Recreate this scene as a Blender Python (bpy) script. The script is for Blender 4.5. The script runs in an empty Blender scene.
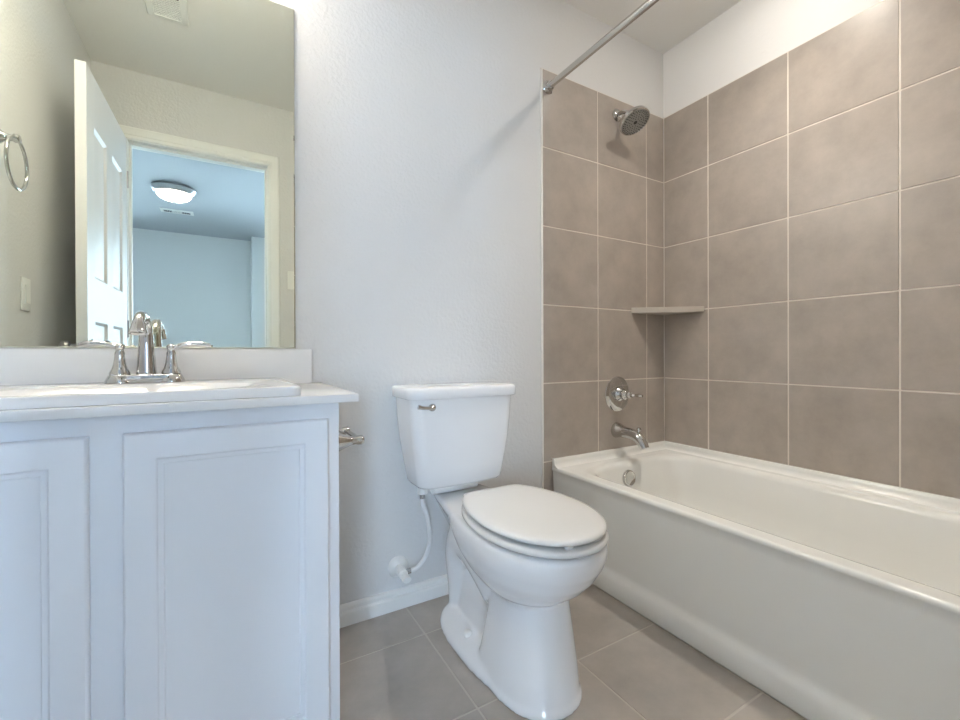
import bpy, bmesh, math, random
from mathutils import Vector, Matrix
random.seed(7)
PI = math.pi
scene = bpy.context.scene
COL = scene.collection

# ------------------------------------------------------------------ camera
CAM_H = 0.893
yaw, pit, rol = 0.5284, -0.0030, -0.0035
fw = Vector((math.sin(yaw)*math.cos(pit), math.cos(yaw)*math.cos(pit), math.sin(pit)))
rt = Vector((math.cos(yaw), -math.sin(yaw), 0))
up = rt.cross(fw)
r2 = rt*math.cos(rol) + up*math.sin(rol)
u2 = -rt*math.sin(rol) + up*math.cos(rol)
cd = bpy.data.cameras.new('camera')
cam = bpy.data.objects.new('camera', cd)
COL.objects.link(cam)
cam.matrix_world = Matrix(((r2.x, u2.x, -fw.x, 0), (r2.y, u2.y, -fw.y, 0), (r2.z, u2.z, -fw.z, CAM_H), (0, 0, 0, 1)))
cd.sensor_width = 36
cd.lens = 433.41/960*36
cd.shift_y = -5.44/960
cd.clip_start = 0.02
scene.camera = cam

# ------------------------------------------------------------------ view, world, light
vs = scene.view_settings
vs.view_transform = 'Standard'
vs.look = 'None'
vs.gamma = 1
vs.use_curve_mapping = False
vs.exposure = 1.16
scene.cycles.use_denoising = True
scene.cycles.max_bounces = 14
scene.cycles.diffuse_bounces = 8
scene.cycles.glossy_bounces = 8
scene.cycles.sample_clamp_indirect = 6
w = bpy.data.worlds.new('sky')
scene.world = w
w.use_nodes = True
bg = w.node_tree.nodes['Background']
bg.inputs['Color'].default_value = (0.62, 0.80, 1.0, 1)
bg.inputs['Strength'].default_value = 0.5

WARM = (1.0, 0.94, 0.85)
E_TUB, E_VAN, E_BED = 52.0, 16.8, 3.2          # emission of the lamps' glass

def area(name, loc, rot, sx, sy, power, color):
    l = bpy.data.lights.new(name, 'AREA')
    l.shape = 'RECTANGLE'; l.size = sx; l.size_y = sy; l.energy = power; l.color = color
    o = bpy.data.objects.new(name, l); COL.objects.link(o)
    o.location = loc; o.rotation_euler = rot
    return o
# daylight entering the bedroom through its two windows
LF = area('daylight_far_window', (-1.74, -3.95, 1.35), (PI/2, 0, math.radians(-21)), 1.1, 1.6, 33.0, (0.55, 0.75, 1.0))
LF.data.spread = math.radians(100)
LR = area('daylight_right_window', (1.22, -3.70, 1.35), (PI/2, 0, math.radians(17)), 1.0, 1.6, 62.0, (0.55, 0.75, 1.0))
LR.data.spread = math.radians(100)
TB = area('downlight_beam', (1.53, 0.76, 2.409), (0, 0, 0), 0.10, 0.10, 1.8, (1.0, 0.93, 0.83))
TB.data.shape = 'DISK'; TB.data.spread = math.radians(106)

# ------------------------------------------------------------------ materials
def mat(name, color, rough=0.5, metal=0.0, spec=0.5, coat=0.0, noise=None, bump=None, emit=0.0, emitc=None, trans=0.0):
    m = bpy.data.materials.new(name); m.use_nodes = True
    nt = m.node_tree; n = nt.nodes; b = n['Principled BSDF']
    b.inputs['Base Color'].default_value = (*color, 1)
    b.inputs['Roughness'].default_value = rough
    b.inputs['Metallic'].default_value = metal
    b.inputs['Specular IOR Level'].default_value = spec
    b.inputs['Coat Weight'].default_value = coat
    b.inputs['Coat Roughness'].default_value = 0.05
    b.inputs['Transmission Weight'].default_value = trans
    if emit:
        b.inputs['Emission Color'].default_value = (*(emitc or color), 1)
        b.inputs['Emission Strength'].default_value = emit
    tc = n.new('ShaderNodeTexCoord')
    if noise:
        sc, amt, det = noise
        t = n.new('ShaderNodeTexNoise'); t.inputs['Scale'].default_value = sc; t.inputs['Detail'].default_value = det
        t.inputs['Roughness'].default_value = 0.65
        nt.links.new(tc.outputs['Object'], t.inputs['Vector'])
        r = n.new('ShaderNodeValToRGB')
        r.color_ramp.elements[0].position = 0.3; r.color_ramp.elements[1].position = 0.7
        r.color_ramp.elements[0].color = (*[c*(1-amt) for c in color], 1)
        r.color_ramp.elements[1].color = (*[min(1, c*(1+amt)) for c in color], 1)
        nt.links.new(t.outputs['Fac'], r.inputs['Fac'])
        nt.links.new(r.outputs['Color'], b.inputs['Base Color'])
    if bump:
        sc, st, dist = bump
        t = n.new('ShaderNodeTexNoise'); t.inputs['Scale'].default_value = sc; t.inputs['Detail'].default_value = 2.5
        nt.links.new(tc.outputs['Object'], t.inputs['Vector'])
        bp = n.new('ShaderNodeBump'); bp.inputs['Strength'].default_value = st; bp.inputs['Distance'].default_value = dist
        nt.links.new(t.outputs['Fac'], bp.inputs['Height'])
        nt.links.new(bp.outputs['Normal'], b.inputs['Normal'])
    return m

M = {}
M['wall'] = mat('wall_paint', (0.705, 0.70, 0.69), 0.75, spec=0.25, bump=(85, 0.55, 0.004))
M['wall_lit'] = mat('wall_paint_lit', (0.83, 0.82, 0.805), 0.75, spec=0.25, bump=(85, 0.35, 0.003))  # same paint as the other walls, lightened to put alcove light into its colour
M['bedwall'] = mat('bedroom_wall_paint', (0.80, 0.81, 0.81), 0.8, spec=0.2, bump=(85, 0.4, 0.003))
M['ceiling'] = mat('ceiling_paint', (0.80, 0.785, 0.755), 0.85, spec=0.15, bump=(60, 0.3, 0.003))
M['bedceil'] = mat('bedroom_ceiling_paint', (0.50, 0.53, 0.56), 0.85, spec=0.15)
M['trim'] = mat('white_trim_paint', (0.86, 0.86, 0.84), 0.35)
M['door'] = mat('door_paint', (0.78, 0.78, 0.79), 0.42, bump=(140, 0.08, 0.001))
M['cab'] = mat('cabinet_paint', (0.80, 0.825, 0.865), 0.32)
M['counter'] = mat('counter_white', (0.80, 0.80, 0.80), 0.12, noise=(9, 0.012, 3))
M['sink'] = mat('sink_china', (0.82, 0.82, 0.82), 0.08)
M['china'] = mat('toilet_china', (0.86, 0.865, 0.875), 0.07, coat=0.3)
M['seat'] = mat('seat_plastic', (0.77, 0.77, 0.76), 0.14)
M['tub'] = mat('tub_acrylic', (0.84, 0.84, 0.81), 0.13)
M['chrome'] = mat('chrome', (0.60, 0.595, 0.585), 0.05, metal=1.0)
M['dark_chrome'] = mat('nozzle_grey', (0.05, 0.05, 0.05), 0.4)
M['facegrey'] = mat('spray_face_grey', (0.36, 0.36, 0.34), 0.35, metal=0.2)
M['steel'] = mat('brushed_steel_rod', (0.62, 0.60, 0.57), 0.24, metal=1.0)
M['nickel'] = mat('brushed_nickel', (0.45, 0.45, 0.46), 0.3, metal=1.0)
M['mirror'] = mat('mirror_silvering', (0.84, 0.87, 0.77), 0.0, metal=1.0)
M['mirror_edge'] = mat('mirror_glass_edge', (0.45, 0.55, 0.48), 0.1)
M['tile'] = mat('wall_tile_glaze', (0.415, 0.362, 0.315), 0.30, noise=(8.0, 0.12, 11))
M['floortile'] = mat('floor_tile_glaze', (0.42, 0.38, 0.34), 0.30, noise=(4.5, 0.17, 9))
M['grout'] = mat('pale_grout', (0.76, 0.70, 0.63), 0.85, spec=0.1)
M['fgrout'] = mat('floor_grout', (0.56, 0.52, 0.47), 0.85, spec=0.1)
M['caulk'] = mat('white_caulk', (0.86, 0.84, 0.80), 0.5)
M['shelf'] = mat('shelf_stone', (0.50, 0.45, 0.39), 0.35, noise=(12, 0.05, 4))
M['plastic'] = mat('white_plastic', (0.85, 0.85, 0.83), 0.35)
M['hose'] = mat('white_braided_hose', (0.80, 0.80, 0.80), 0.4, bump=(400, 0.3, 0.001))
M['black'] = mat('duct_shade_black', (0.03, 0.03, 0.03), 0.6)
M['carpet'] = mat('carpet_pile', (0.48, 0.44, 0.39), 0.95, spec=0.05, noise=(120, 0.15, 2), bump=(200, 0.5, 0.004))
M['tubglass'] = mat('downlight_lens', (1, 0.97, 0.92), 0.4, emit=E_TUB, emitc=WARM)
M['vanglass'] = mat('vanity_shade_glass', (1, 0.97, 0.92), 0.4, emit=E_VAN, emitc=WARM)
M['bedglass'] = mat('frosted_dome_glass', (1, 0.98, 0.95), 0.4, emit=E_BED, emitc=(1, 0.97, 0.93))
M['pane'] = mat('window_pane_glass', (1, 1, 1), 0.0, trans=1.0)
M['pane'].node_tree.nodes['Principled BSDF'].inputs['IOR'].default_value = 1.05

# ------------------------------------------------------------------ helpers
def obj(name, bm, m, parent=None, smooth=35, loc=None):
    bmesh.ops.recalc_face_normals(bm, faces=bm.faces[:])
    me = bpy.data.meshes.new(name); bm.to_mesh(me); bm.free()
    for mm in (m if isinstance(m, (list, tuple)) else [m]): me.materials.append(mm)
    if smooth:
        for p in me.polygons: p.use_smooth = True
        me.set_sharp_from_angle(angle=math.radians(smooth))
    o = bpy.data.objects.new(name, me); COL.objects.link(o)
    if parent: o.parent = parent
    if loc is not None: o.location = loc
    return o

def thing(name, label, cat, loc=(0, 0, 0), group=None):
    o = bpy.data.objects.new(name, None); COL.objects.link(o)
    o.empty_display_size = 0.05; o.location = loc
    o['label'] = label; o['category'] = cat
    if group: o['group'] = group
    return o

def tag(o, label, cat, group=None):
    o['label'] = label; o['category'] = cat
    if group: o['group'] = group
    return o

def struct(name, bm, m, label=None, smooth=35, parent=None):
    o = obj(name, bm, m, parent, smooth)
    if parent is None: o['kind'] = 'structure'
    if label: o['label'] = label
    return o

def box(bm, x0, x1, y0, y1, z0, z1, bev=0.0, seg=2, mi=0):
    vs_ = [bm.verts.new((x, y, z)) for x in (x0, x1) for y in (y0, y1) for z in (z0, z1)]
    a, b, c, d, e, f, g, h = vs_
    fs = [bm.faces.new(q) for q in ((a, b, d, c), (e, g, h, f), (a, e, f, b), (c, d, h, g), (a, c, g, e), (b, f, h, d))]
    for q in fs: q.material_index = mi
    if bev:
        es = list({ed for q in fs for ed in q.edges})
        r = bmesh.ops.bevel(bm, geom=es, offset=bev, segments=seg, profile=0.5, affect='EDGES')
        for q in r['faces']: q.material_index = mi
    return bm

def B(x0, x1, y0, y1, z0, z1, bev=0.0, seg=2):
    return box(bmesh.new(), x0, x1, y0, y1, z0, z1, bev, seg)

def loft(bm, rings, cap0=True, cap1=True, closed=True):
    L = [[bm.verts.new(p) for p in r] for r in rings]
    n = len(L[0])
    for a, b in zip(L, L[1:]):
        for i in range(n if closed else n-1):
            j = (i+1) % n
            bm.faces.new((a[i], a[j], b[j], b[i]))
    if cap0: bm.faces.new(L[0][::-1])
    if cap1: bm.faces.new(L[-1])
    return bm

def frame_axes(d):
    d = d.normalized()
    a = Vector((0, 0, 1)) if abs(d.z) < 0.9 else Vector((1, 0, 0))
    u = a.cross(d).normalized(); v = d.cross(u)
    return u, v

def lathe(bm, prof, c, axis=(0, 0, 1), n=32):
    """prof: (radius, height along axis) pairs"""
    axis = Vector(axis).normalized(); u, v = frame_axes(axis); c = Vector(c)
    rings = []
    for r, h in prof:
        r = max(r, 1e-5)
        rings.append([c + axis*h + (u*math.cos(2*PI*k/n) + v*math.sin(2*PI*k/n))*r for k in range(n)])
    return loft(bm, rings)

def cr(pts, n=8):
    """Catmull-Rom through tuples of any length"""
    P = [pts[0]] + list(pts) + [pts[-1]]
    out = []
    for i in range(1, len(P)-2):
        for k in range(n):
            t = k/n
            out.append(tuple(0.5*((2*b) + (-a+c)*t + (2*a-5*b+4*c-d)*t*t + (-a+3*b-3*c+d)*t**3)
                             for a, b, c, d in zip(P[i-1], P[i], P[i+1], P[i+2])))
    out.append(tuple(pts[-1]))
    return out

def tube(bm, pts, rad, n=16, smooth=8, flat=1.0):
    """sweep through pts; rad a number or one per point"""
    if not isinstance(rad, (list, tuple)): rad = [rad]*len(pts)
    q = [(*p, r) for p, r in zip(pts, rad)]
    if smooth: q = cr(q, smooth)
    P = [Vector(p[:3]) for p in q]
    rings = []; u = None
    for i, p in enumerate(P):
        d = (P[min(i+1, len(P)-1)] - P[max(i-1, 0)]).normalized()
        if u is None: u, v = frame_axes(d)
        u = (u - d*u.dot(d)).normalized(); v = d.cross(u)
        rings.append([p + (u*math.cos(2*PI*k/n) + v*flat*math.sin(2*PI*k/n))*q[i][3] for k in range(n)])
    return loft(bm, rings)

def rrect(x0, x1, y0, y1, r, z, n=6):
    pts = []
    for cx, cy, a0 in ((x1-r, y1-r, 0), (x0+r, y1-r, PI/2), (x0+r, y0+r, PI), (x1-r, y0+r, 1.5*PI)):
        for k in range(n+1):
            a = a0 + PI/2*k/n
            pts.append(Vector((cx+r*math.cos(a), cy+r*math.sin(a), z)))
    return pts

def egg(cx, y0, hw, yf, yb, z, e=2.0, eb=2.0, n=64):
    """outline: front half reaches yf (towards -y), back half reaches yb"""
    pts = []
    for k in range(n):
        a = 2*PI*k/n
        c, s = math.cos(a), math.sin(a)
        ee = e if s < 0 else eb
        x = math.copysign(abs(c)**(2/ee), c)*hw
        y = math.copysign(abs(s)**(2/ee), s)
        y = y0 + (y*(y0-yf) if s < 0 else y*(yb-y0))
        pts.append(Vector((cx+x, y, z)))
    return pts

# ------------------------------------------------------------------ setting
XL, XR = -0.612, 1.960        # bathroom side walls
YB, YD = 1.463, -0.090        # mirror wall, door wall
ZC = 2.440
TY, TX = 1.455, 1.952         # tile faces
T = 0.12
DX0, DX1, DZ = -0.463, 0.221, 2.062   # doorway

struct('wall_back', B(XL-T, XR+T, YB, YB+T, 0, ZC), M['wall'], smooth=0)
struct('wall_left', B(XL-T, XL, YD-T, YB, 0, ZC), M['wall'], smooth=0)
struct('wall_right', B(XR, XR+T, YD-T, YB, 0, ZC), M['wall_lit'], smooth=0)
b = bmesh.new()
box(b, XL, DX0-0.018, YD-T, YD, 0, ZC); box(b, DX1+0.018, XR, YD-T, YD, 0, ZC); box(b, DX0-0.018, DX1+0.018, YD-T, YD, DZ+0.018, ZC)
struct('wall_door_side', b, M['wall'], smooth=0)
struct('ceiling', B(XL-T, XR+T, YD-T, YB+T, ZC, ZC+0.1), M['ceiling'], smooth=0)

# floor: grout bed and individual tiles in one mesh
def cuts(a, b_, lines):
    l = [a] + [v for v in sorted(lines) if a+0.004 < v < b_-0.004] + [b_]
    return list(zip(l, l[1:]))
P = 0.3355
b = bmesh.new()
box(b, XL, XR, YD-T, YB, -0.06, -0.0015, mi=1)
g = 0.0025
for x0, x1 in cuts(XL, XR, [0.541+P*k for k in range(-5, 6)]):
    for y0, y1 in cuts(YD-T, YB, [1.280-P*k for k in range(-1, 6)]):
        box(b, x0+g, x1-g, y0+g, y1-g, -0.009, 0.0, 0.0012, 1, mi=0)
struct('floor', b, [M['floortile'], M['fgrout']], smooth=30)

# shower wall tiles
def tiled(name, axis, face, depth, u_lines, z_lines, u0, u1, z1, wallface):
    b = bmesh.new(); g = 0.0025
    s = 1 if wallface > face else -1
    gf = face + s*0.0016
    lo, hi = sorted((gf, wallface))
    tl, th = sorted((face, face+s*(abs(wallface-face)-0.0008)))
    if axis == 'y': box(b, u0, u1, lo, hi, 0, z1, mi=1)
    else: box(b, lo, hi, u0, u1, 0, z1, mi=1)
    for a0, a1 in cuts(u0, u1, u_lines):
        for c0, c1 in cuts(0.0, z1, z_lines):
            if axis == 'y': box(b, a0+g, a1-g, tl, th, c0+g, c1-(g if c1 < z1 else 0), 0.0012, 1, mi=0)
            else: box(b, tl, th, a0+g, a1-g, c0+g, c1-(g if c1 < z1 else 0), 0.0012, 1, mi=0)
    return struct(name, b, [M['tile'], M['grout']], smooth=30)
zl = [0.7634 + P*k for k in range(-2, 4)]
ZT = 2.0996
tiled('wall_shower_back', 'y', TY, 0.008, [1.4835, 1.8190], zl, 1.161, TX, ZT, YB)
tiled('wall_shower_right', 'x', TX, 0.008, [1.2176-P*k for k in range(0, 5)], zl, YD+0.008, TY, ZT, XR)
tiled('wall_shower_foot', 'y', YD+0.008, 0.008, [1.4835, 1.8190], zl, 1.161, TX, ZT, YD)
b = bmesh.new()
box(b, 1.1555, 1.161, TY-0.001, YB, 0, ZT+0.001, 0.001, 1)
struct('trim_1', b, M['caulk'])
b = bmesh.new()
box(b, 1.1555, TX, TY+0.001, YB, ZT, ZT+0.002); box(b, TX+0.001, XR, YD+0.008, TY, ZT, ZT+0.002)
struct('trim_2', b, M['grout'], smooth=0)

# baseboards
def baseboard(name, x0, x1, y, sgn=-1):
    prof = [(0, 0), (0.017, 0), (0.017, 0.034), (0.015, 0.041), (0.0065, 0.045), (0.0060, 0.050), (0.0115, 0.053), (0.0115, 0.059), (0.008, 0.065), (0, 0.067)]
    b = bmesh.new()
    loft(b, [[Vector((x, y+sgn*d, z)) for d, z in prof] for x in (x0, x1)])
    return struct(name, b, M['trim'], smooth=25)
baseboard('baseboard_back', 0.222, 1.1555, YB)
baseboard('baseboard_door_side', 0.293, 1.16, YD, 1)

# doorway: jamb lining, casing, door leaf
b = bmesh.new()
for x0, x1 in ((DX0-0.018, DX0), (DX1, DX1+0.018)): box(b, x0, x1, YD-T-0.002, YD+0.002, 0, DZ)
box(b, DX0-0.018, DX1+0.018, YD-T-0.002, YD+0.002, DZ, DZ+0.018)
box(b, DX0, DX0+0.011, YD-0.075, YD-0.04, 0, DZ-0.011); box(b, DX1-0.011, DX1, YD-0.075, YD-0.04, 0, DZ-0.011); box(b, DX0, DX1, YD-0.075, YD-0.04, DZ-0.011, DZ)
struct('trim_3', b, M['trim'], smooth=0)
CP = [(0.000, 0.006), (0.004, 0.010), (0.018, 0.011), (0.022, 0.014), (0.050, 0.017), (0.058, 0.016), (0.064, 0.010), (0.064, 0.0)]
def casing(name, y, s):
    b = bmesh.new()
    def ring(cx, cz, dx, dz):    # section at a corner, growing outwards along (dx, dz)
        pr = [(0, 0)] + CP
        return [Vector((cx+dx*(d+0.004), y+s*h, cz+dz*(d+0.004))) for d, h in pr]
    loft(b, [ring(DX0, 0, -1, 0), ring(DX0, DZ, -1, 1), ring(DX1, DZ, 1, 1), ring(DX1, 0, 1, 0)])
    return struct(name, b, M['trim'], smooth=25)
casing('trim_4', YD, 1)
casing('trim_5', YD-T, -1)

def panel_leaf(b, W, H, th, panels, rec=0.009):
    """leaf in local x (0..W), y (-th/2..th/2), z (0..H) with raised panels on both faces"""
    xs = sorted({0, W, *[p[0] for p in panels], *[p[1] for p in panels]})
    zs = sorted({0, H, *[p[2] for p in panels], *[p[3] for p in panels]})
    def is_panel(a, c): return any(p[0] <= a < p[1] and p[2] <= c < p[3] for p in panels)
    for s in (-1, 1):
        y = s*th/2
        for a, a1 in zip(xs, xs[1:]):
            for c, c1 in zip(zs, zs[1:]):
                if is_panel(a, c): continue
                b.faces.new([b.verts.new((p, y, q)) for p, q in ((a, c), (a1, c), (a1, c1), (a, c1))])
        for x0, x1, z0, z1 in panels:
            rr = []
            for ins, dep in ((0, 0), (0.012, rec), (0.022, rec), (0.050, 0.0015)):
                rr.append([Vector((p, y-s*dep, q)) for p, q in ((x0+ins, z0+ins), (x1-ins, z0+ins), (x1-ins, z1-ins), (x0+ins, z1-ins))])
            loft(b, rr, cap0=False)
    for (x0, z0), (x1, z1) in (((0, 0), (W, 0)), ((W, 0), (W, H)), ((W, H), (0, H)), ((0, H), (0, 0))):
        b.faces.new([b.verts.new(p) for p in ((x0, -th/2, z0), (x1, -th/2, z1), (x1, th/2, z1), (x0, th/2, z0))])
    bmesh.ops.remove_doubles(b, verts=b.verts[:], dist=1e-5)
    return b
LW, LH = 0.700, 2.035
st = 0.105; mid = LW/2
pn = []
for z0, z1 in ((0.22, 1.02), (1.20, 1.825)):
    pn += [(st, mid-0.05, z0, z1), (mid+0.05, LW-st, z0, z1)]
dl = struct('door_1', panel_leaf(bmesh.new(), LW, LH, 0.035, pn), M['door'], smooth=20)
dl.location = (-0.4765, -0.045, 0.010); dl.rotation_euler = (0, 0, math.radians(91.2))
for s in (-1, 1):
    b = bmesh.new()
    lathe(b, [(0.0, 0), (0.031, 0), (0.030, 0.006), (0.013, 0.010), (0.011, 0.028), (0.022, 0.034), (0.027, 0.045), (0.024, 0.056), (0.012, 0.062), (0, 0.063)], (LW-0.06, s*0.0178, 0.915), (0, s, 0))
    obj('door_knob', b, M['nickel'], dl)
for z in (0.25, 1.02, 1.82):
    b = bmesh.new(); lathe(b, [(0.006, 0), (0.006, 0.09)], (-0.004, -0.019, z-0.045), n=12)
    obj('hinge', b, M['nickel'], dl)

# bedroom seen through the doorway in the mirror
BX0, BX1, BY = -2.60, 2.20, -3.80
b = bmesh.new(); box(b, BX0, BX1, BY-T, YD-T, -0.05, 0.0); struct('floor_bedroom', b, M['carpet'], smooth=0)
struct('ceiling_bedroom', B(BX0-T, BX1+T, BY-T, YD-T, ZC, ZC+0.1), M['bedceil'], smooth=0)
WX0, WX1, WZ0, WZ1 = -2.30, -1.15, 0.55, 2.10
b = bmesh.new()
box(b, BX0, WX0, BY-T, BY, 0, ZC); box(b, WX1, 0.287, BY-T, BY, 0, ZC); box(b, WX0, WX1, BY-T, BY, 0, WZ0); box(b, WX0, WX1, BY-T, BY, WZ1, ZC)
struct('wall_bedroom_far', b, M['bedwall'], smooth=0)
VX0, VX1 = 0.72, 1.72
BB = BY+0.27
b = bmesh.new()
box(b, 0.287, 0.30, BY, BB-T, 0, ZC); box(b, 0.287, VX0, BB-T, BB, 0, ZC); box(b, VX1, BX1, BB-T, BB, 0, ZC); box(b, VX0, VX1, BB-T, BB, 0, WZ0); box(b, VX0, VX1, BB-T, BB, WZ1, ZC)
struct('wall_bedroom_bump', b, M['bedwall'], smooth=0)
b = bmesh.new(); box(b, BX0-T, BX0, BY-T, YD-T, 0, ZC)
struct('wall_bedroom_left', b, M['bedwall'], smooth=0)
struct('wall_bedroom_right', B(BX1, BX1+T, BY-T, YD-T, 0, ZC), M['bedwall'], smooth=0)
b = bmesh.new(); box(b, BX0, XL-T, YD-T, YD-T+0.06, 0, ZC); box(b, XR+T, BX1, YD-T, YD-T+0.06, 0, ZC)
struct('wall_bedroom_near', b, M['bedwall'], smooth=0)
def window(name, ax, c0, c1, z0, z1, p):
    b = bmesh.new()
    def bx(a0, a1, q0, q1, d0, d1):
        if ax == 'y': box(b, a0, a1, p+d0, p+d1, q0, q1)
        else: box(b, p+d0, p+d1, a0, a1, q0, q1)
    zm = (z0+z1)/2
    for a0, a1, q0, q1 in ((c0, c0+.045, z0, z1), (c1-.045, c1, z0, z1), (c0, c1, z0, z0+.045), (c0, c1, z1-.045, z1), (c0, c1, zm-.025, zm+.025)): bx(a0, a1, q0, q1, -0.03, 0.03)
    f = struct(name, b, M['trim'], smooth=0)
    b = bmesh.new()
    if ax == 'y': box(b, c0+.04, c1-.04, p-0.004, p+0.004, z0+.04, z1-.04)
    else: box(b, p-0.004, p+0.004, c0+.04, c1-.04, z0+.04, z1-.04)
    obj('window_pane', b, M['pane'], f, 0)
window('window_1', 'y', WX0, WX1, WZ0, WZ1, BY-0.06)
window('window_2', 'y', VX0, VX1, WZ0, WZ1, BB-0.06)

# ------------------------------------------------------------------ bathtub
def rim_outline(x0, x1, y0, y1, r, z): return rrect(x0, x1, y0, y1, r, z, 8)
tub = thing('bathtub', 'white alcove bathtub with a flat apron along the tiled walls', 'bathtub', (1.2, 0.7, 0))
def tubring(ix0, ix1, iy0, iy1, r, z): return [p - Vector((1.2, 0.7, 0)) for p in rrect(ix0, ix1, iy0, iy1, r, z, 10)]
X0, X1, Y0, Y1 = 1.205, TX-0.0008, YD+0.0095, TY-0.0008
b = bmesh.new()
rings = [tubring(X0+0.022, X1, Y0, Y1, 0.002, 0.003),
         tubring(X0+0.004, X1, Y0, Y1, 0.002, 0.004),
         tubring(X0+0.002, X1, Y0, Y1, 0.002, 0.010),
         tubring(X0+0.003, X1, Y0, Y1, 0.002, 0.060),
         tubring(X0+0.008, X1, Y0, Y1, 0.002, 0.074),
         tubring(X0+0.016, X1, Y0, Y1, 0.002, 0.083),
         tubring(X0+0.018, X1, Y0, Y1, 0.002, 0.100),
         tubring(X0+0.017, X1, Y0, Y1, 0.002, 0.120),
         tubring(X0+0.006, X1, Y0, Y1, 0.002, 0.360),
         tubring(X0+0.004, X1, Y0, Y1, 0.002, 0.386),
         tubring(X0+0.001, X1, Y0, Y1, 0.002, 0.389),
         tubring(X0, X1, Y0, Y1, 0.002, 0.394),
         tubring(X0+0.002, X1, Y0, Y1, 0.002, 0.4005),
         tubring(X0+0.006, X1, Y0, Y1, 0.002, 0.4035),
         tubring(X0+0.010, X1, Y0, Y1, 0.002, 0.4040),
         tubring(X0+0.020, X1-0.018, Y0+0.018, Y1-0.018, 0.006, 0.4040),
         tubring(X0+0.050, X1-0.056, Y0+0.055, Y1-0.080, 0.095, 0.4040),
         tubring(X0+0.055, X1-0.060, Y0+0.060, Y1-0.085, 0.10, 0.4040),
         tubring(X0+0.066, X1-0.070, Y0+0.072, Y1-0.100, 0.12, 0.4015),
         tubring(X0+0.074, X1-0.078, Y0+0.082, Y1-0.110, 0.13, 0.394),
         tubring(X0+0.080, X1-0.084, Y0+0.092, Y1-0.116, 0.135, 0.380),
         tubring(X0+0.088, X1-0.092, Y0+0.150, Y1-0.128, 0.13, 0.260),
         tubring(X0+0.100, X1-0.104, Y0+0.230, Y1-0.152, 0.12, 0.130),
         tubring(X0+0.135, X1-0.138, Y0+0.262, Y1-0.172, 0.11, 0.090),
         tubring(X0+0.170, X1-0.170, Y0+0.300, Y1-0.210, 0.10, 0.072)]
loft(b, rings)
obj('tub_shell', b, M['tub'], tub, 70)
# raised flange along the tiled walls
b = bmesh.new()
def flange(path, prof):
    rr = []
    for (x, y, nx, ny) in path: rr.append([Vector((x+nx*d-1.2, y+ny*d-0.7, z)) for d, z in prof])
    loft(b, rr)
pf = [(0, 0.39), (0.036, 0.403), (0.026, 0.4065), (0.017, 0.413), (0.0135, 0.423), (0.012, 0.4355), (0.009, 0.4385), (0, 0.4385)]
k = 2**0.5
flange([(X0+0.002, Y1, 0, -1), (X1, Y1, -1, -1), (X1, Y0, -1, 1), (X0+0.002, Y0, 0, 1)], pf)
obj('tub_flange', b, M['tub'], tub, 40)
b = bmesh.new(); lathe(b, [(0, 0), (0.030, 0), (0.030, 0.002), (0.024, 0.003), (0, 0.004)], (1.571-1.2, 1.15-0.7, 0.0722))
obj('tub_drain', b, M['chrome'], tub)
ov = Vector((1.540, 1.345, 0.334)); on = Vector((0, -1, 0.13)).normalized()
b = bmesh.new()
lathe(b, [(0, -0.006), (0.033, -0.006), (0.036, 0.006), (0.0365, 0.020), (0.034, 0.024), (0.030, 0.0255), (0.027, 0.0235), (0, 0.0225)], ov-Vector((1.2, 0.7, 0)), on, 40)
obj('overflow_plate', b, M['chrome'], tub)['label'] = 'round chrome overflow plate'

# ------------------------------------------------------------------ shower fittings
sv = thing('shower_valve', 'round chrome shower valve with a lever handle above the tub spout', 'shower valve', (1.606, TY, 0.697))
b = bmesh.new(); lathe(b, [(0, 0.0005), (0.082, 0.0005), (0.083, 0.003), (0.080, 0.006), (0.060, 0.011), (0.040, 0.014), (0, 0.015)], (0, 0, 0), (0, -1, 0), 48)
obj('escutcheon', b, M['chrome'], sv)
b = bmesh.new(); lathe(b, [(0, 0.012), (0.033, 0.013), (0.034, 0.020), (0.028, 0.028), (0.022, 0.034), (0.025, 0.040), (0.024, 0.050), (0.018, 0.054), (0.014, 0.062), (0.017, 0.068), (0.016, 0.076), (0.010, 0.082), (0.009, 0.090), (0, 0.091)], (0, 0, 0), (0, -1, 0))
obj('valve_hub', b, M['chrome'], sv)
b = bmesh.new(); tube(b, [(0, -0.086, 0), (0.006, -0.100, 0.001), (0.010, -0.118, 0.001), (0.012, -0.136, 0.0)], [0.007, 0.006, 0.009, 0.006], 14)
obj('lever', b, M['chrome'], sv)

sp = thing('tub_spout', 'chrome tub spout with a diverter knob below the shower valve', 'tub spout', (1.600, TY, 0.526))
b = bmesh.new()
tube(b, [(0, 0.0, 0), (0, -0.012, 0), (0, -0.045, -0.003), (0, -0.090, -0.005), (0, -0.128, -0.016), (0, -0.150, -0.040), (0, -0.162, -0.060)],
     [0.037, 0.035, 0.027, 0.0245, 0.0240, 0.0225, 0.0205], 24)
obj('spout_body', b, M['chrome'], sp, 50)
b = bmesh.new(); lathe(b, [(0.005, -0.004), (0.005, 0.012), (0.009, 0.015), (0.010, 0.020), (0.007, 0.026), (0, 0.028)], (0, -0.126, 0.004), (0, -0.25, 1), 20)
obj('diverter_knob', b, M['chrome'], sp)

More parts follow.
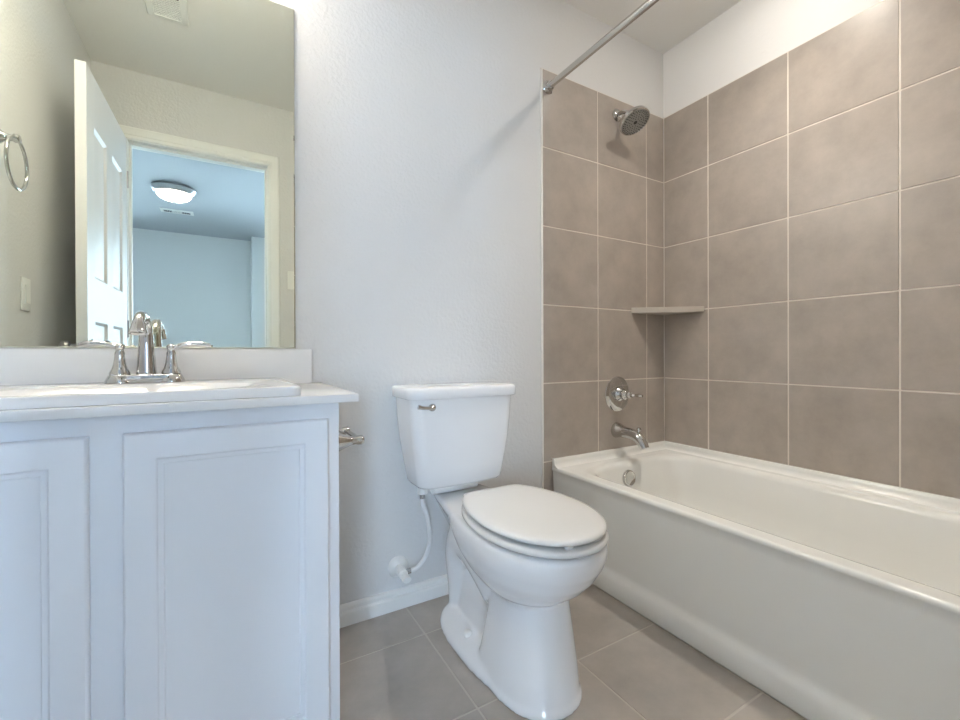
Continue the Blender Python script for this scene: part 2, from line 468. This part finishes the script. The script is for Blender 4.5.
sh = thing('showerhead', 'round chrome shower head with grey spray face on a short wall arm', 'shower head', (1.608, TY, 2.022))
b = bmesh.new(); lathe(b, [(0, 0.0005), (0.029, 0.0005), (0.030, 0.004), (0.024, 0.010), (0.014, 0.014), (0.0, 0.016)], (0, 0, 0), (0, -1, 0))
obj('arm_flange', b, M['chrome'], sh)
b = bmesh.new(); tube(b, [(0, -0.002, 0), (0, -0.030, 0.001), (0, -0.055, -0.010), (0, -0.076, -0.030)], 0.0095, 16)
obj('shower_arm', b, M['chrome'], sh)
hn = Vector((0.0, -0.50, -0.866)).normalized(); hc = Vector((0, -0.076, -0.026))
b = bmesh.new(); lathe(b, [(0, -0.004), (0.012, -0.004), (0.015, 0.004), (0.015, 0.014), (0.012, 0.018), (0.018, 0.024), (0.038, 0.034), (0.060, 0.042), (0.069, 0.048), (0.071, 0.054), (0.069, 0.061), (0.063, 0.064), (0.060, 0.060), (0, 0.060)], hc, hn, 48)
obj('head_shell', b, M['chrome'], sh)
b = bmesh.new(); lathe(b, [(0, 0.0602), (0.0605, 0.0602), (0.060, 0.0635), (0.050, 0.0655), (0, 0.066)], hc, hn, 48)
hf = obj('spray_face', b, M['facegrey'], sh)
u, v = frame_axes(hn)
b = bmesh.new()
for rr, nn in ((0.018, 8), (0.028, 14), (0.038, 20), (0.048, 26), (0.055, 30)):
    for i in range(nn):
        a = 2*PI*i/nn
        lathe(b, [(0, 0.063), (0.0024, 0.063), (0.0022, 0.0672), (0, 0.0674)], hc + (u*math.cos(a)+v*math.sin(a))*rr, hn, 6)
lathe(b, [(0, 0.063), (0.0085, 0.063), (0.0085, 0.0668), (0, 0.0670)], hc, hn, 16)
obj('spray_nozzles', b, M['dark_chrome'], hf)

rod = thing('shower_rod', 'straight steel shower curtain rod crossing above the tub edge', 'shower rod', (1.188, TY, 2.026))
b = bmesh.new(); lathe(b, [(0.0125, 0.003), (0.0125, TY-YD-0.012)], (0, 0, 0), (0, -1, 0), 24)
obj('rod', b, M['steel'], rod)
FL = [(0, 0.0005), (0.027, 0.0005), (0.028, 0.004), (0.022, 0.009), (0.0185, 0.013), (0.0185, 0.024), (0.015, 0.027), (0.0127, 0.030)]
b = bmesh.new(); lathe(b, FL, (0, 0, 0), (0, -1, 0)); obj('rod_flange', b, M['chrome'], rod)
b = bmesh.new(); lathe(b, FL, (0, -(TY-YD-0.008), 0), (0, 1, 0)); obj('rod_flange', b, M['chrome'], rod)

# corner shelf
b = bmesh.new()
s0, s1 = 1.705, 1.236
o2 = [(s0, TY), (s0, TY-0.006), (TX-0.006, s1), (TX, s1), (TX, TY)]
loft(b, [[Vector((x, y, z)) for x, y in o2] for z in (1.086, 1.112)])
bmesh.ops.bevel(b, geom=[e for e in b.edges], offset=0.0012, segments=1, affect='EDGES')
tag(obj('corner_shelf', b, M['shelf'], None, 30), 'small triangular taupe shelf in the corner of the shower tiles', 'shelf')

# ------------------------------------------------------------------ lamps
dlt = thing('recessed_downlight', 'round ceiling light with drop lens over the bathtub', 'ceiling light', (1.53, 0.76, ZC))
b = bmesh.new(); lathe(b, [(0.062, -0.0005), (0.095, -0.0005), (0.094, -0.006), (0.075, -0.010), (0.062, -0.006)], (0, 0, 0), (0, 0, 1), 40)
obj('light_ring', b, M['plastic'], dlt)
b = bmesh.new(); lathe(b, [(0.061, -0.006), (0.057, -0.014), (0.045, -0.020), (0.025, -0.024), (0, -0.025)], (0, 0, 0), (0, 0, 1), 32)
obj('light_lens', b, M['tubglass'], dlt)

vl = thing('vanity_light', 'three shade chrome light bar on the wall above the mirror', 'wall light', (-0.18, YB, 2.22))
b = bmesh.new(); box(b, -0.24, 0.24, -0.03, -0.0005, -0.045, 0.045, 0.006); obj('back_plate', b, M['nickel'], vl)
for x in (-0.18, 0.0, 0.18):
    b = bmesh.new(); tube(b, [(x, -0.025, 0.0), (x, -0.07, 0.012), (x, -0.105, 0.0), (x, -0.11, -0.03)], 0.008, 12)
    a_ = obj('lamp_arm', b, M['nickel'], vl)
    b = bmesh.new(); lathe(b, [(0.022, -0.022), (0.030, -0.045), (0.042, -0.085), (0.055, -0.125), (0.052, -0.124), (0.028, -0.06), (0.0, -0.05)], (x, -0.11, 0), (0, 0, 1), 28)
    obj('lamp_shade', b, M['vanglass'], vl)

cl = thing('flush_mount_light', 'lit frosted dome light with nickel rim on the bedroom ceiling, seen in the mirror', 'ceiling light', (-0.418, -2.00, ZC-0.004))
b = bmesh.new(); lathe(b, [(0, 0.0035), (0.150, 0.0035), (0.176, -0.010), (0.178, -0.018), (0.168, -0.034), (0.158, -0.052), (0.150, -0.058), (0.140, -0.056), (0.0, -0.050)], (0, 0, 0), (0, 0, 1), 48)
obj('light_rim', b, M['nickel'], cl)
b = bmesh.new(); lathe(b, [(0.139, -0.0565), (0.133, -0.074), (0.116, -0.092), (0.088, -0.107), (0.050, -0.116), (0.0, -0.119)], (0, 0, 0), (0, 0, 1), 48)
obj('glass_dome', b, M['bedglass'], cl)
b = bmesh.new(); lathe(b, [(0, -0.116), (0.010, -0.117), (0.011, -0.124), (0.006, -0.131), (0, -0.134)], (0, 0, 0), (0, 0, 1), 16)
obj('finial', b, M['nickel'], cl)

def vent(name, label, c, W, D, banks, ax, dark='black'):
    t = thing(name, label, 'vent', c)
    b = bmesh.new()
    fwd = 0.028
    rr = []
    for ins, h in ((0, -0.0005), (0.004, -0.006), (fwd, -0.012), (fwd+0.002, -0.006)):
        rr.append([Vector((x, y, h)) for x, y in ((-W/2+ins, -D/2+ins), (W/2-ins, -D/2+ins), (W/2-ins, D/2-ins), (-W/2+ins, D/2-ins))])
    loft(b, rr, cap0=False, cap1=False)
    obj('vent_frame', b, M['plastic'], t, 20)
    b = bmesh.new(); box(b, -W/2+fwd, W/2-fwd, -D/2+fwd, D/2-fwd, -0.0025, -0.0008); obj('duct_shade', b, M[dark], t, 0)  # dark sheet on the solid ceiling, its colour standing for shade inside the duct
    b = bmesh.new()
    for (x0, x1, y0, y1, n, tilt) in banks:
        for i in range(n):
            if ax == 'x':
                y = y0 + (y1-y0)*(i+0.5)/n; d = (y1-y0)/n*0.43
                loft(b, [[Vector((x, y-d, -0.0100)), Vector((x, y+d, -0.0110)), Vector((x, y+d, -0.0095)), Vector((x, y-d, -0.0085))] for x in (x0, x1)])
            else:
                x = x0 + (x1-x0)*(i+0.5)/n; d = (x1-x0)/n*tilt
                loft(b, [[Vector((x-d, y, -0.004)), Vector((x+d, y, -0.010)), Vector((x+d, y, -0.0085)), Vector((x-d, y, -0.0025))] for y in (y0, y1)])
    obj('louvers', b, M['plastic'], t, 0)
    return t
vent('exhaust_fan_grille', 'white louvered exhaust fan grille on the bathroom ceiling, seen at the top of the mirror', (-0.225, 0.585, ZC), 0.16, 0.26,
     [(-0.052, 0.052, -0.102, 0.034, 11, 0.0), (-0.052, 0.052, 0.050, 0.102, 4, 0.0)], 'x')
vent('ceiling_air_vent', 'white air vent on the bedroom ceiling behind the lit dome light', (-0.46, -2.80, ZC), 0.30, 0.15,
     [(-0.122, -0.045, -0.047, 0.047, 5, 0.14), (-0.045, 0.045, -0.047, 0.047, 14, 0.55), (0.045, 0.122, -0.047, 0.047, 5, 0.14)], 'y')

# ------------------------------------------------------------------ vanity
FX0, FX1 = XL+0.0008, 0.2235
FY = 1.034                      # face frame front
vc = thing('vanity_cabinet', 'white two door bathroom vanity cabinet under the sink counter', 'cabinet', (-0.19, 1.24, 0))
def vloc(b): bmesh.ops.translate(b, verts=b.verts[:], vec=(0.19, -1.24, 0)); return b
obj('carcass', vloc(B(FX0, FX1, FY+0.019, YB-0.0008, 0.0005, 0.7825, 0.001, 1)), M['cab'], vc)
b = bmesh.new()
DRX0, DRX1, DLX1 = -0.167, 0.198, -0.216
DLX0 = DLX1-(DRX1-DRX0)
DZ0, DZ1 = 0.040, 0.746
box(b, FX0, FX1, FY, FY+0.0188, 0.0005, 0.7825, 0.0015, 2)
obj('face_frame', vloc(b), M['cab'], vc)
def cab_door(x0, x1, z0, z1):
    th = 0.018; y = FY-0.0005
    b = bmesh.new()
    rr = []
    def rg(i, d): return [Vector((p, y-th+d, q)) for p, q in ((x0+i, z0+i), (x1-i, z0+i), (x1-i, z1-i), (x0+i, z1-i))]
    for i, d in ((0, th), (0, 0.006), (0.0015, 0.003), (0.004, 0.001), (0.008, 0.0), (0.049, 0.0), (0.051, 0.0012), (0.0525, 0.004), (0.056, 0.0052), (0.061, 0.0058), (0.0625, 0.009), (0.064, 0.0095)):
        rr.append(rg(i, d))
    loft(b, rr)
    return vloc(b)
obj('door', cab_door(DRX0, DRX1, DZ0, DZ1), M['cab'], vc, 20)
obj('door', cab_door(DLX0, DLX1, DZ0, DZ1), M['cab'], vc, 20)

ct = thing('vanity_countertop', 'thin white vanity countertop with backsplash on the cabinet', 'countertop', (-0.18, 1.23, 0.783))
def cloc(b): bmesh.ops.translate(b, verts=b.verts[:], vec=(0.18, -1.23, -0.783)); return b
obj('counter_slab', cloc(B(XL+0.0008, 0.261, 1.000, YB-0.0008, 0.783, 0.801, 0.0015, 2)), M['counter'], ct)
obj('backsplash', cloc(B(XL+0.0008, 0.2305, YB-0.021, YB-0.0008, 0.8012, 0.908, 0.002, 2)), M['counter'], ct)

sk = thing('drop_in_sink', 'white drop-in sink with raised rim set in the vanity counter', 'sink', (-0.175, 1.225, 0.8012))
def sloc(r): return [p-Vector((-0.175, 1.225, 0.8012)) for p in r]
b = bmesh.new()
SX0, SX1, SY0_, SY1_ = -0.490, 0.142, 1.018, 1.436
n8 = 10
def rr2(i, z, r=0.02): return rrect(SX0+i, SX1-i, SY0_+i, SY1_-i, r, z, n8)
def ov2(rx, ry, z, e=2.6):   # same vertex count as rrect
    out = []
    N = 4*(n8+1)
    for cx in range(4):
        for k in range(n8+1):
            a = PI/2*cx + PI/2*k/n8*0.998 + 0.001
            c, s = math.cos(a), math.sin(a)
            out.append(Vector((-0.175+math.copysign(abs(c)**(2/e), c)*rx, 1.165+math.copysign(abs(s)**(2/e), s)*ry, z)))
    return out
loft(b, [sloc(r) for r in (rr2(0.004, 0.8013), rr2(0.0, 0.802, 0.022), rr2(0.0, 0.8185, 0.022), rr2(0.002, 0.8215, 0.022), rr2(0.007, 0.8228, 0.02),
     ov2(0.232, 0.128, 0.8215), ov2(0.224, 0.121, 0.8195), ov2(0.214, 0.112, 0.812), ov2(0.20, 0.10, 0.8015+0.0), )], cap0=False, cap1=False)
# visible dish of the basin sits above the counter plane: a shallow bowl floor
vb = sloc(ov2(0.20, 0.10, 0.8015))
loft(b, [vb, sloc(ov2(0.12, 0.06, 0.8014))], cap0=False, cap1=True)
bmesh.ops.remove_doubles(b, verts=b.verts[:], dist=1e-5)
obj('basin', b, M['sink'], sk, 40)
b = bmesh.new(); lathe(b, [(0, 0.0006), (0.022, 0.0006), (0.021, 0.003), (0, 0.004)], (0, -0.06, 0))
obj('sink_drain', b, M['chrome'], sk)

fc = thing('sink_faucet', 'chrome two handle arched sink faucet in front of the mirror', 'faucet', (-0.177, 1.375, 0.8226))
b = bmesh.new()
for s in (-1, 1):
    lathe(b, [(0, 0.0002), (0.030, 0.0002), (0.030, 0.004), (0.027, 0.010), (0.023, 0.019), (0.019, 0.022), (0, 0.022)], (s*0.052, 0, 0), n=36)
box(b, -0.052, 0.052, -0.024, 0.024, 0.0002, 0.0205, 0.004, 3)
obj('faucet_base', b, M['chrome'], fc, 45)
for s in (-1, 1):
    b = bmesh.new()
    lathe(b, [(0, 0.0215), (0.0215, 0.0215), (0.021, 0.026), (0.016, 0.036), (0.0125, 0.050), (0.0105, 0.066), (0.0105, 0.074), (0.0085, 0.078), (0.0085, 0.083), (0.0105, 0.086), (0.0105, 0.092), (0.007, 0.096), (0, 0.098)], (s*0.052, 0, 0), n=32)
    hb = obj('handle', b, M['chrome'], fc, 45)
    b = bmesh.new()
    L = 0.088 if s > 0 else 0.076
    tube(b, [(s*0.050, 0, 0.088), (s*0.064, -0.001, 0.090), (s*0.085, -0.003, 0.0965), (s*(0.052+L*0.75), -0.004, 0.0965), (s*(0.052+L), -0.005, 0.0925)], [0.0065, 0.0058, 0.0068, 0.0078, 0.0058], 14)
    obj('lever', b, M['chrome'], hb, 45)
b = bmesh.new()
tube(b, [(0, 0.006, 0.018), (0, 0.006, 0.026), (0, 0.005, 0.060), (0, 0.002, 0.105), (0, -0.006, 0.138), (0, -0.028, 0.159), (0, -0.060, 0.164), (0, -0.089, 0.158), (0, -0.104, 0.144)],
     [0.0245, 0.0215, 0.0190, 0.0155, 0.0140, 0.0125, 0.0115, 0.0112, 0.0110], 28)
obj('spout', b, M['chrome'], fc, 60)
hd = Vector((0, -0.30, -1)).normalized(); hp = Vector((0, -0.1035, 0.1465))
b = bmesh.new(); lathe(b, [(0, -0.006), (0.0112, -0.004), (0.0132, 0.002), (0.0150, 0.012), (0.0165, 0.020), (0.0175, 0.025), (0.0175, 0.028), (0.0150, 0.029), (0.012, 0.025), (0, 0.025)], hp, hd, 32)
obj('spout_head', b, M['chrome'], fc, 45)
b = bmesh.new()
tube(b, [(0, 0.030, 0.0004), (0, 0.030, 0.05)], 0.0025, 10, smooth=0)
lathe(b, [(0.002, 0.048), (0.005, 0.052), (0.0055, 0.058), (0.003, 0.063), (0, 0.064)], (0, 0.030, 0), n=14)
obj('drain_lift_rod', b, M['chrome'], fc)

# mirror
mr = thing('wall_mirror', 'large frameless wall mirror above the vanity backsplash', 'mirror', (-0.2, YB, 1.4))
MX0, MX1, MZ0, MZ1 = XL+0.004, 0.1845, 0.9105, 1.966
b = bmesh.new()
y = YB-0.0008
def mring(i, yy): return [Vector((p+0.2, yy-YB, q-1.4)) for p, q in ((MX0+i, MZ0+i), (MX1-i, MZ0+i), (MX1-i, MZ1-i), (MX0+i, MZ1-i))]
loft(b, [mring(0, y), mring(0, y-0.0045)], cap1=False)
obj('glass_edge', b, M['mirror_edge'], mr, 0)
b = bmesh.new()
loft(b, [mring(0, y-0.0046), mring(0.003, y-0.0070)], cap0=True, cap1=True)
obj('mirror_glass', b, M['mirror'], mr, 0)

# toilet paper holder on the cabinet side
tp = thing('toilet_paper_holder', 'empty chrome toilet paper holder on the right side of the vanity', 'toilet paper holder', (FX1, 1.19, 0.672))
for yy in (-0.075, 0.075):
    b = bmesh.new(); lathe(b, [(0, 0.0005), (0.028, 0.0005), (0.029, 0.004), (0.026, 0.012), (0.018, 0.030), (0.012, 0.046), (0.010, 0.058), (0.012, 0.064), (0.0125, 0.074), (0.009, 0.080), (0, 0.082)], (0, yy, 0), (1, 0, 0), 28)
    obj('post', b, M['chrome'], tp, 50)
b = bmesh.new(); tube(b, [(0.069, -0.080, 0), (0.069, -0.01, 0), (0.069, 0.08, 0)], [0.0075, 0.0075, 0.0075], 14, smooth=0)
obj('roller', b, M['chrome'], tp)

# ------------------------------------------------------------------ toilet
CX = 0.715
RX = 0.740       # rim and seat sit a little right of the foot
tl = thing('toilet', 'white two piece toilet with closed lid between vanity and bathtub', 'toilet', (CX, 1.10, 0))
TO = Vector((CX, 1.10, 0))
def R(ring): return [p-TO for p in ring]
b = bmesh.new()
# bulb of the bowl
def EG(w_, y0, yf, yb, z, e, eb): return R(egg(CX+(RX-CX)*min(1, z/0.40), y0, w_, yf, yb, z, e, eb))
loft(b, [EG(w_, 1.00, yf, yb, z, 2.1, eb) for z, w_, yf, yb, eb in (
    (0.225, 0.070, 0.910, 1.10, 2.2), (0.238, 0.097, 0.876, 1.16, 2.2), (0.258, 0.122, 0.844, 1.20, 2.3), (0.285, 0.143, 0.810, 1.24, 2.3), (0.315, 0.158, 0.783, 1.275, 2.4),
    (0.340, 0.166, 0.768, 1.30, 2.4), (0.352, 0.170, 0.760, 1.31, 2.4), (0.375, 0.174, 0.752, 1.32, 2.4), (0.395, 0.173, 0.751, 1.32, 2.4), (0.404, 0.169, 0.756, 1.315, 2.4), (0.407, 0.161, 0.765, 1.305, 2.4))])
# rear deck under the tank
def DK(z, pts): return R([Vector((0.722+s*w_, y_, z)) for s, w_, y_ in pts])
loft(b, [DK(z, pts) for z, pts in (
    (0.30, ((-1, .060, 1.36), (-1, .10, 1.10), (-1, .09, 1.00), (1, .09, 1.00), (1, .10, 1.10), (1, .060, 1.36))),
    (0.36, ((-1, .080, 1.40), (-1, .130, 1.15), (-1, .12, 1.00), (1, .12, 1.00), (1, .130, 1.15), (1, .080, 1.40))),
    (0.392, ((-1, .092, 1.412), (-1, .138, 1.18), (-1, .13, .98), (1, .13, .98), (1, .138, 1.18), (1, .092, 1.412))),
    (0.407, ((-1, .089, 1.410), (-1, .134, 1.18), (-1, .13, .98), (1, .13, .98), (1, .134, 1.18), (1, .089, 1.410))))])
# front pedestal column
loft(b, [EG(w_, y0, yf, yb, z, 2.3, 4.0) for z, y0, w_, yf, yb in (
    (0.0, 0.98, 0.120, 0.806, 1.10), (0.012, 0.98, 0.120, 0.806, 1.10), (0.022, 0.98, 0.114, 0.814, 1.10), (0.08, 0.97, 0.108, 0.826, 1.09), (0.16, 0.97, 0.099, 0.846, 1.08), (0.24, 0.97, 0.090, 0.868, 1.08), (0.30, 0.97, 0.085, 0.88, 1.08))])
# narrower waist behind it and the rear trapway column
loft(b, [EG(w_, 1.14, 0.95, yb, z, 3.0, 3.0) for z, w_, yb in ((0.0, 0.066, 1.36), (0.10, 0.060, 1.35), (0.20, 0.062, 1.34), (0.33, 0.070, 1.34))])
tube(b, [p-TO for p in (Vector((CX, 1.06, 0.20)), Vector((CX, 1.16, 0.265)), Vector((CX, 1.25, 0.285)), Vector((CX, 1.31, 0.22)), Vector((CX, 1.325, 0.10)), Vector((CX, 1.32, 0.01)))], [0.080, 0.088, 0.090, 0.080, 0.064, 0.062], 28)
# foot flange
loft(b, [R(egg(CX, 1.14, w_, yf, yb, z, 2.3, 2.6)) for z, w_, yf, yb in ((0.0, 0.134, 0.85, 1.375), (0.012, 0.134, 0.85, 1.375), (0.024, 0.128, 0.86, 1.368), (0.034, 0.108, 0.88, 1.35), (0.044, 0.075, 0.92, 1.33))])
bowl = obj('bowl', b, M['china'], tl, 0)
m = bowl.modifiers.new('remesh', 'REMESH'); m.mode = 'VOXEL'; m.voxel_size = 0.0045; m.use_smooth_shade = True
m = bowl.modifiers.new('smooth', 'SMOOTH'); m.factor = 0.6; m.iterations = 12
# caulk-white foot line
b = bmesh.new()
for s in (-1, 1):
    b = bmesh.new(); lathe(b, [(0, 0), (0.013, 0), (0.013, 0.008), (0.010, 0.014), (0.005, 0.017), (0, 0.0175)], (s*0.086, 0.055, 0.036), (s*0.25, 0, 1), 20)
    obj('bolt_cap', b, M['plastic'], tl)
# tank
TCX = 0.688
def tank_ring(hw, yf, yb, bow, r, z, n=7):
    pts = []
    for p in rrect(TCX-hw, TCX+hw, yf, yb, r, z, n):
        t = (p.x-TCX)/hw
        k_ = max(0.0, (yb-p.y)/(yb-yf))
        p.y -= bow*(1-t*t)*k_
        pts.append(p)
    # denser front edge so that it bows
    out = []
    for a_, c_ in zip(pts, pts[1:]+pts[:1]):
        out.append(a_)
        if (a_-c_).length > 0.1 and abs(a_.y-c_.y) < 0.05 and a_.y < (yf+yb)/2:
            for q in range(1, 12):
                x = a_.x + (c_.x-a_.x)*q/12; t = (x-TCX)/hw
                out.append(Vector((x, yf-bow*(1-t*t), z)))
    return R(out)
b = bmesh.new()
loft(b, [tank_ring(hw, yf, yb, bow, r, z) for z, hw, yf, yb, bow, r in (
    (0.452, 0.130, 1.300, 1.415, 0.008, 0.030), (0.455, 0.152, 1.288, 1.425, 0.010, 0.035), (0.465, 0.159, 1.282, 1.430, 0.012, 0.035), (0.52, 0.167, 1.275, 1.437, 0.013, 0.035), (0.60, 0.180, 1.270, 1.443, 0.014, 0.034),
    (0.68, 0.188, 1.267, 1.446, 0.014, 0.034), (0.747, 0.192, 1.265, 1.447, 0.014, 0.034))])
obj('tank', b, M['china'], tl, 50)
b = bmesh.new()
loft(b, [tank_ring(hw, yf, yb, bow, r, z) for z, hw, yf, yb, bow, r in (
    (0.7475, 0.194, 1.262, 1.449, 0.014, 0.030), (0.7475, 0.201, 1.254, 1.452, 0.015, 0.036), (0.750, 0.204, 1.252, 1.453, 0.015, 0.038), (0.776, 0.2045, 1.2515, 1.453, 0.015, 0.038), (0.782, 0.202, 1.255, 1.4515, 0.015, 0.036), (0.785, 0.194, 1.263, 1.446, 0.015, 0.032), (0.786, 0.12, 1.30, 1.42, 0.01, 0.02))])
obj('tank_lid', b, M['china'], tl, 50)
b = bmesh.new()
tube(b, [p-TO for p in (Vector((0.688-0.085, 1.36, 0.429)), Vector((0.688+0.085, 1.36, 0.429)))], 0.0185, 20, smooth=0)
obj('tank_gasket', b, M['plastic'], tl)
# flush handle
b = bmesh.new()
hz, hx = 0.722, 0.560
yh = 1.267
lathe(b, [(0, 0), (0.013, 0.0), (0.0135, 0.006), (0.011, 0.012), (0.006, 0.016), (0, 0.017)], Vector((hx, yh, hz))-TO, (0, -1, 0), 24)
tube(b, [Vector(p)-TO for p in ((hx, yh-0.012, hz), (hx-0.016, yh-0.018, hz), (hx-0.036, yh-0.020, hz+0.002), (hx-0.052, yh-0.018, hz+0.006))], [0.0095, 0.0058, 0.006, 0.0078], 14)
obj('flush_handle', b, M['chrome'], tl, 50)['label'] = 'chrome flush handle'
# seat and lid
def sring(w_, yf, yb, z, grow=0):
    out = []
    for p in egg(RX, 0.985, w_+grow, yf-grow, yb+0.045+grow, z, 2.1, 2.0, 72):
        lim = yb+grow
        if p.y > lim-0.02: p.y = lim-0.02+0.02*math.tanh((p.y-lim+0.02)/0.02)
        out.append(p)
    return R(out)
b = bmesh.new()
loft(b, [sring(0.170, 0.752, 1.205, z, gr) for z, gr in ((0.4115, -0.020), (0.4125, -0.004), (0.417, 0.001), (0.424, 0.0015), (0.429, -0.003), (0.4305, -0.020))])
obj('seat', b, M['seat'], tl, 50)
b = bmesh.new()
loft(b, [sring(0.167, 0.755, 1.205, z, gr) for z, gr in ((0.4395, -0.020), (0.4405, -0.003), (0.444, 0.0005), (0.449, 0.0005), (0.453, -0.003), (0.4555, -0.012), (0.457, -0.035), (0.458, -0.08))])
obj('seat_lid', b, M['seat'], tl, 50)
for s in (-1, 1):
    b = bmesh.new(); box(b, RX+s*0.07-0.022-CX, RX+s*0.07+0.022-CX, 1.195-1.10, 1.228-1.10, 0.4075, 0.444, 0.007, 3)
    obj('hinge', b, M['seat'], tl, 50)
for s, z in ((-1, 0.4395), (1, 0.4395)):
    b = bmesh.new(); box(b, RX-CX+s*0.045-0.010, RX-CX+s*0.045+0.010, 0.772-1.10, 0.784-1.10, 0.4305, 0.4396, 0.001, 1)
    obj('bumper', b, M['seat'], tl, 50)

# water supply
ws = thing('water_supply', 'white stop valve and hose feeding the toilet tank from the wall', 'supply valve', (0.515, YB, 0.146))
b = bmesh.new(); lathe(b, [(0, 0.0005), (0.036, 0.0005), (0.0365, 0.004), (0.030, 0.010), (0.018, 0.014), (0, 0.015)], (0, 0, 0), (0, -1, 0), 32); obj('escutcheon', b, M['plastic'], ws)
b = bmesh.new(); lathe(b, [(0, 0.012), (0.013, 0.012), (0.013, 0.030), (0.016, 0.033), (0.016, 0.060), (0.0125, 0.063), (0.0125, 0.072), (0, 0.073)], (0, 0, 0), (0, -1, -0.08), 24); obj('valve_body', b, M['plastic'], ws)
b = bmesh.new(); tube(b, [(0, -0.071, -0.006), (0, -0.082, -0.007), (0, -0.095, -0.0078), (0, -0.098, -0.008)], [0.013, 0.0145, 0.0150, 0.013], 18, smooth=3, flat=0.7); obj('valve_handle', b, M['plastic'], ws)
b = bmesh.new(); tube(b, [(0.012, -0.047, -0.004), (0.030, -0.048, -0.004)], 0.0095, 10, smooth=0); obj('hose_nut', b, M['chrome'], ws)
def wl(x, y, z): return (x-0.515, y-YB, z-0.146)
b = bmesh.new(); tube(b, [wl(0.545, 1.415, 0.142), wl(0.572, 1.413, 0.150), wl(0.600, 1.405, 0.190), wl(0.606, 1.390, 0.250), wl(0.588, 1.365, 0.330), wl(0.567, 1.352, 0.385), wl(0.563, 1.350, 0.418)], 0.0075, 14); obj('hose', b, M['hose'], ws)
b = bmesh.new(); lathe(b, [(0.009, 0), (0.009, 0.016)], wl(0.563, 1.350, 0.408), (0, 0, 1), 12); obj('hose_nut', b, M['chrome'], ws)
b = bmesh.new(); lathe(b, [(0, 0.0), (0.0175, 0.0), (0.0185, 0.004), (0.0185, 0.020), (0.016, 0.025), (0, 0.026)], wl(0.563, 1.350, 0.4245), (0, 0, 1), 8); obj('coupling_nut', b, M['plastic'], ws, 20)

# ------------------------------------------------------------------ left wall and door wall, seen in the mirror
tw = thing('towel_ring', 'chrome towel ring on the left wall, seen in the mirror', 'towel ring', (XL, 1.018, 1.566))
b = bmesh.new(); lathe(b, [(0, 0.0005), (0.026, 0.0005), (0.027, 0.004), (0.022, 0.012), (0.012, 0.024), (0.010, 0.040), (0.014, 0.046), (0.012, 0.058), (0, 0.061)], (0, 0, 0), (1, 0, 0), 28); obj('post', b, M['chrome'], tw, 50)
b = bmesh.new()
rp = [(0.050, 0.078*math.sin(a), -0.075+0.078*math.cos(a)) for a in [2*PI*i/40 for i in range(41)]]
rings = []
for i in range(40):
    a = 2*PI*i/40
    c = Vector((0.050, 0.078*math.sin(a), -0.078+0.078*math.cos(a))); rad = Vector((0, math.sin(a), math.cos(a)))
    rings.append([c + rad*0.005*math.cos(t) + Vector((1, 0, 0))*0.005*math.sin(t) for t in [2*PI*k/12 for k in range(12)]])
rings.append(rings[0]); loft(b, rings, False, False); bmesh.ops.remove_doubles(b, verts=b.verts[:], dist=1e-5)
obj('ring', b, M['chrome'], tw, 60)

def switch(label, loc, rotz):
    t = thing('light_switch', label, 'light switch', loc); t.rotation_euler = (0, 0, rotz)
    obj('wall_plate', B(-0.036, 0.036, -0.0065, -0.0005, -0.058, 0.058, 0.003, 2), M['plastic'], t)
    b = bmesh.new(); box(b, -0.016, 0.016, -0.010, -0.0067, -0.033, 0.033, 0.001, 1); obj('rocker', b, M['plastic'], t)
    return t
switch('white rocker light switch on the left wall below the towel ring, seen in the mirror', (XL, 0.795, 1.105), PI/2)
switch('white light switch beside the door frame at the right edge of the mirror', (0.371, YD, 1.363), PI)
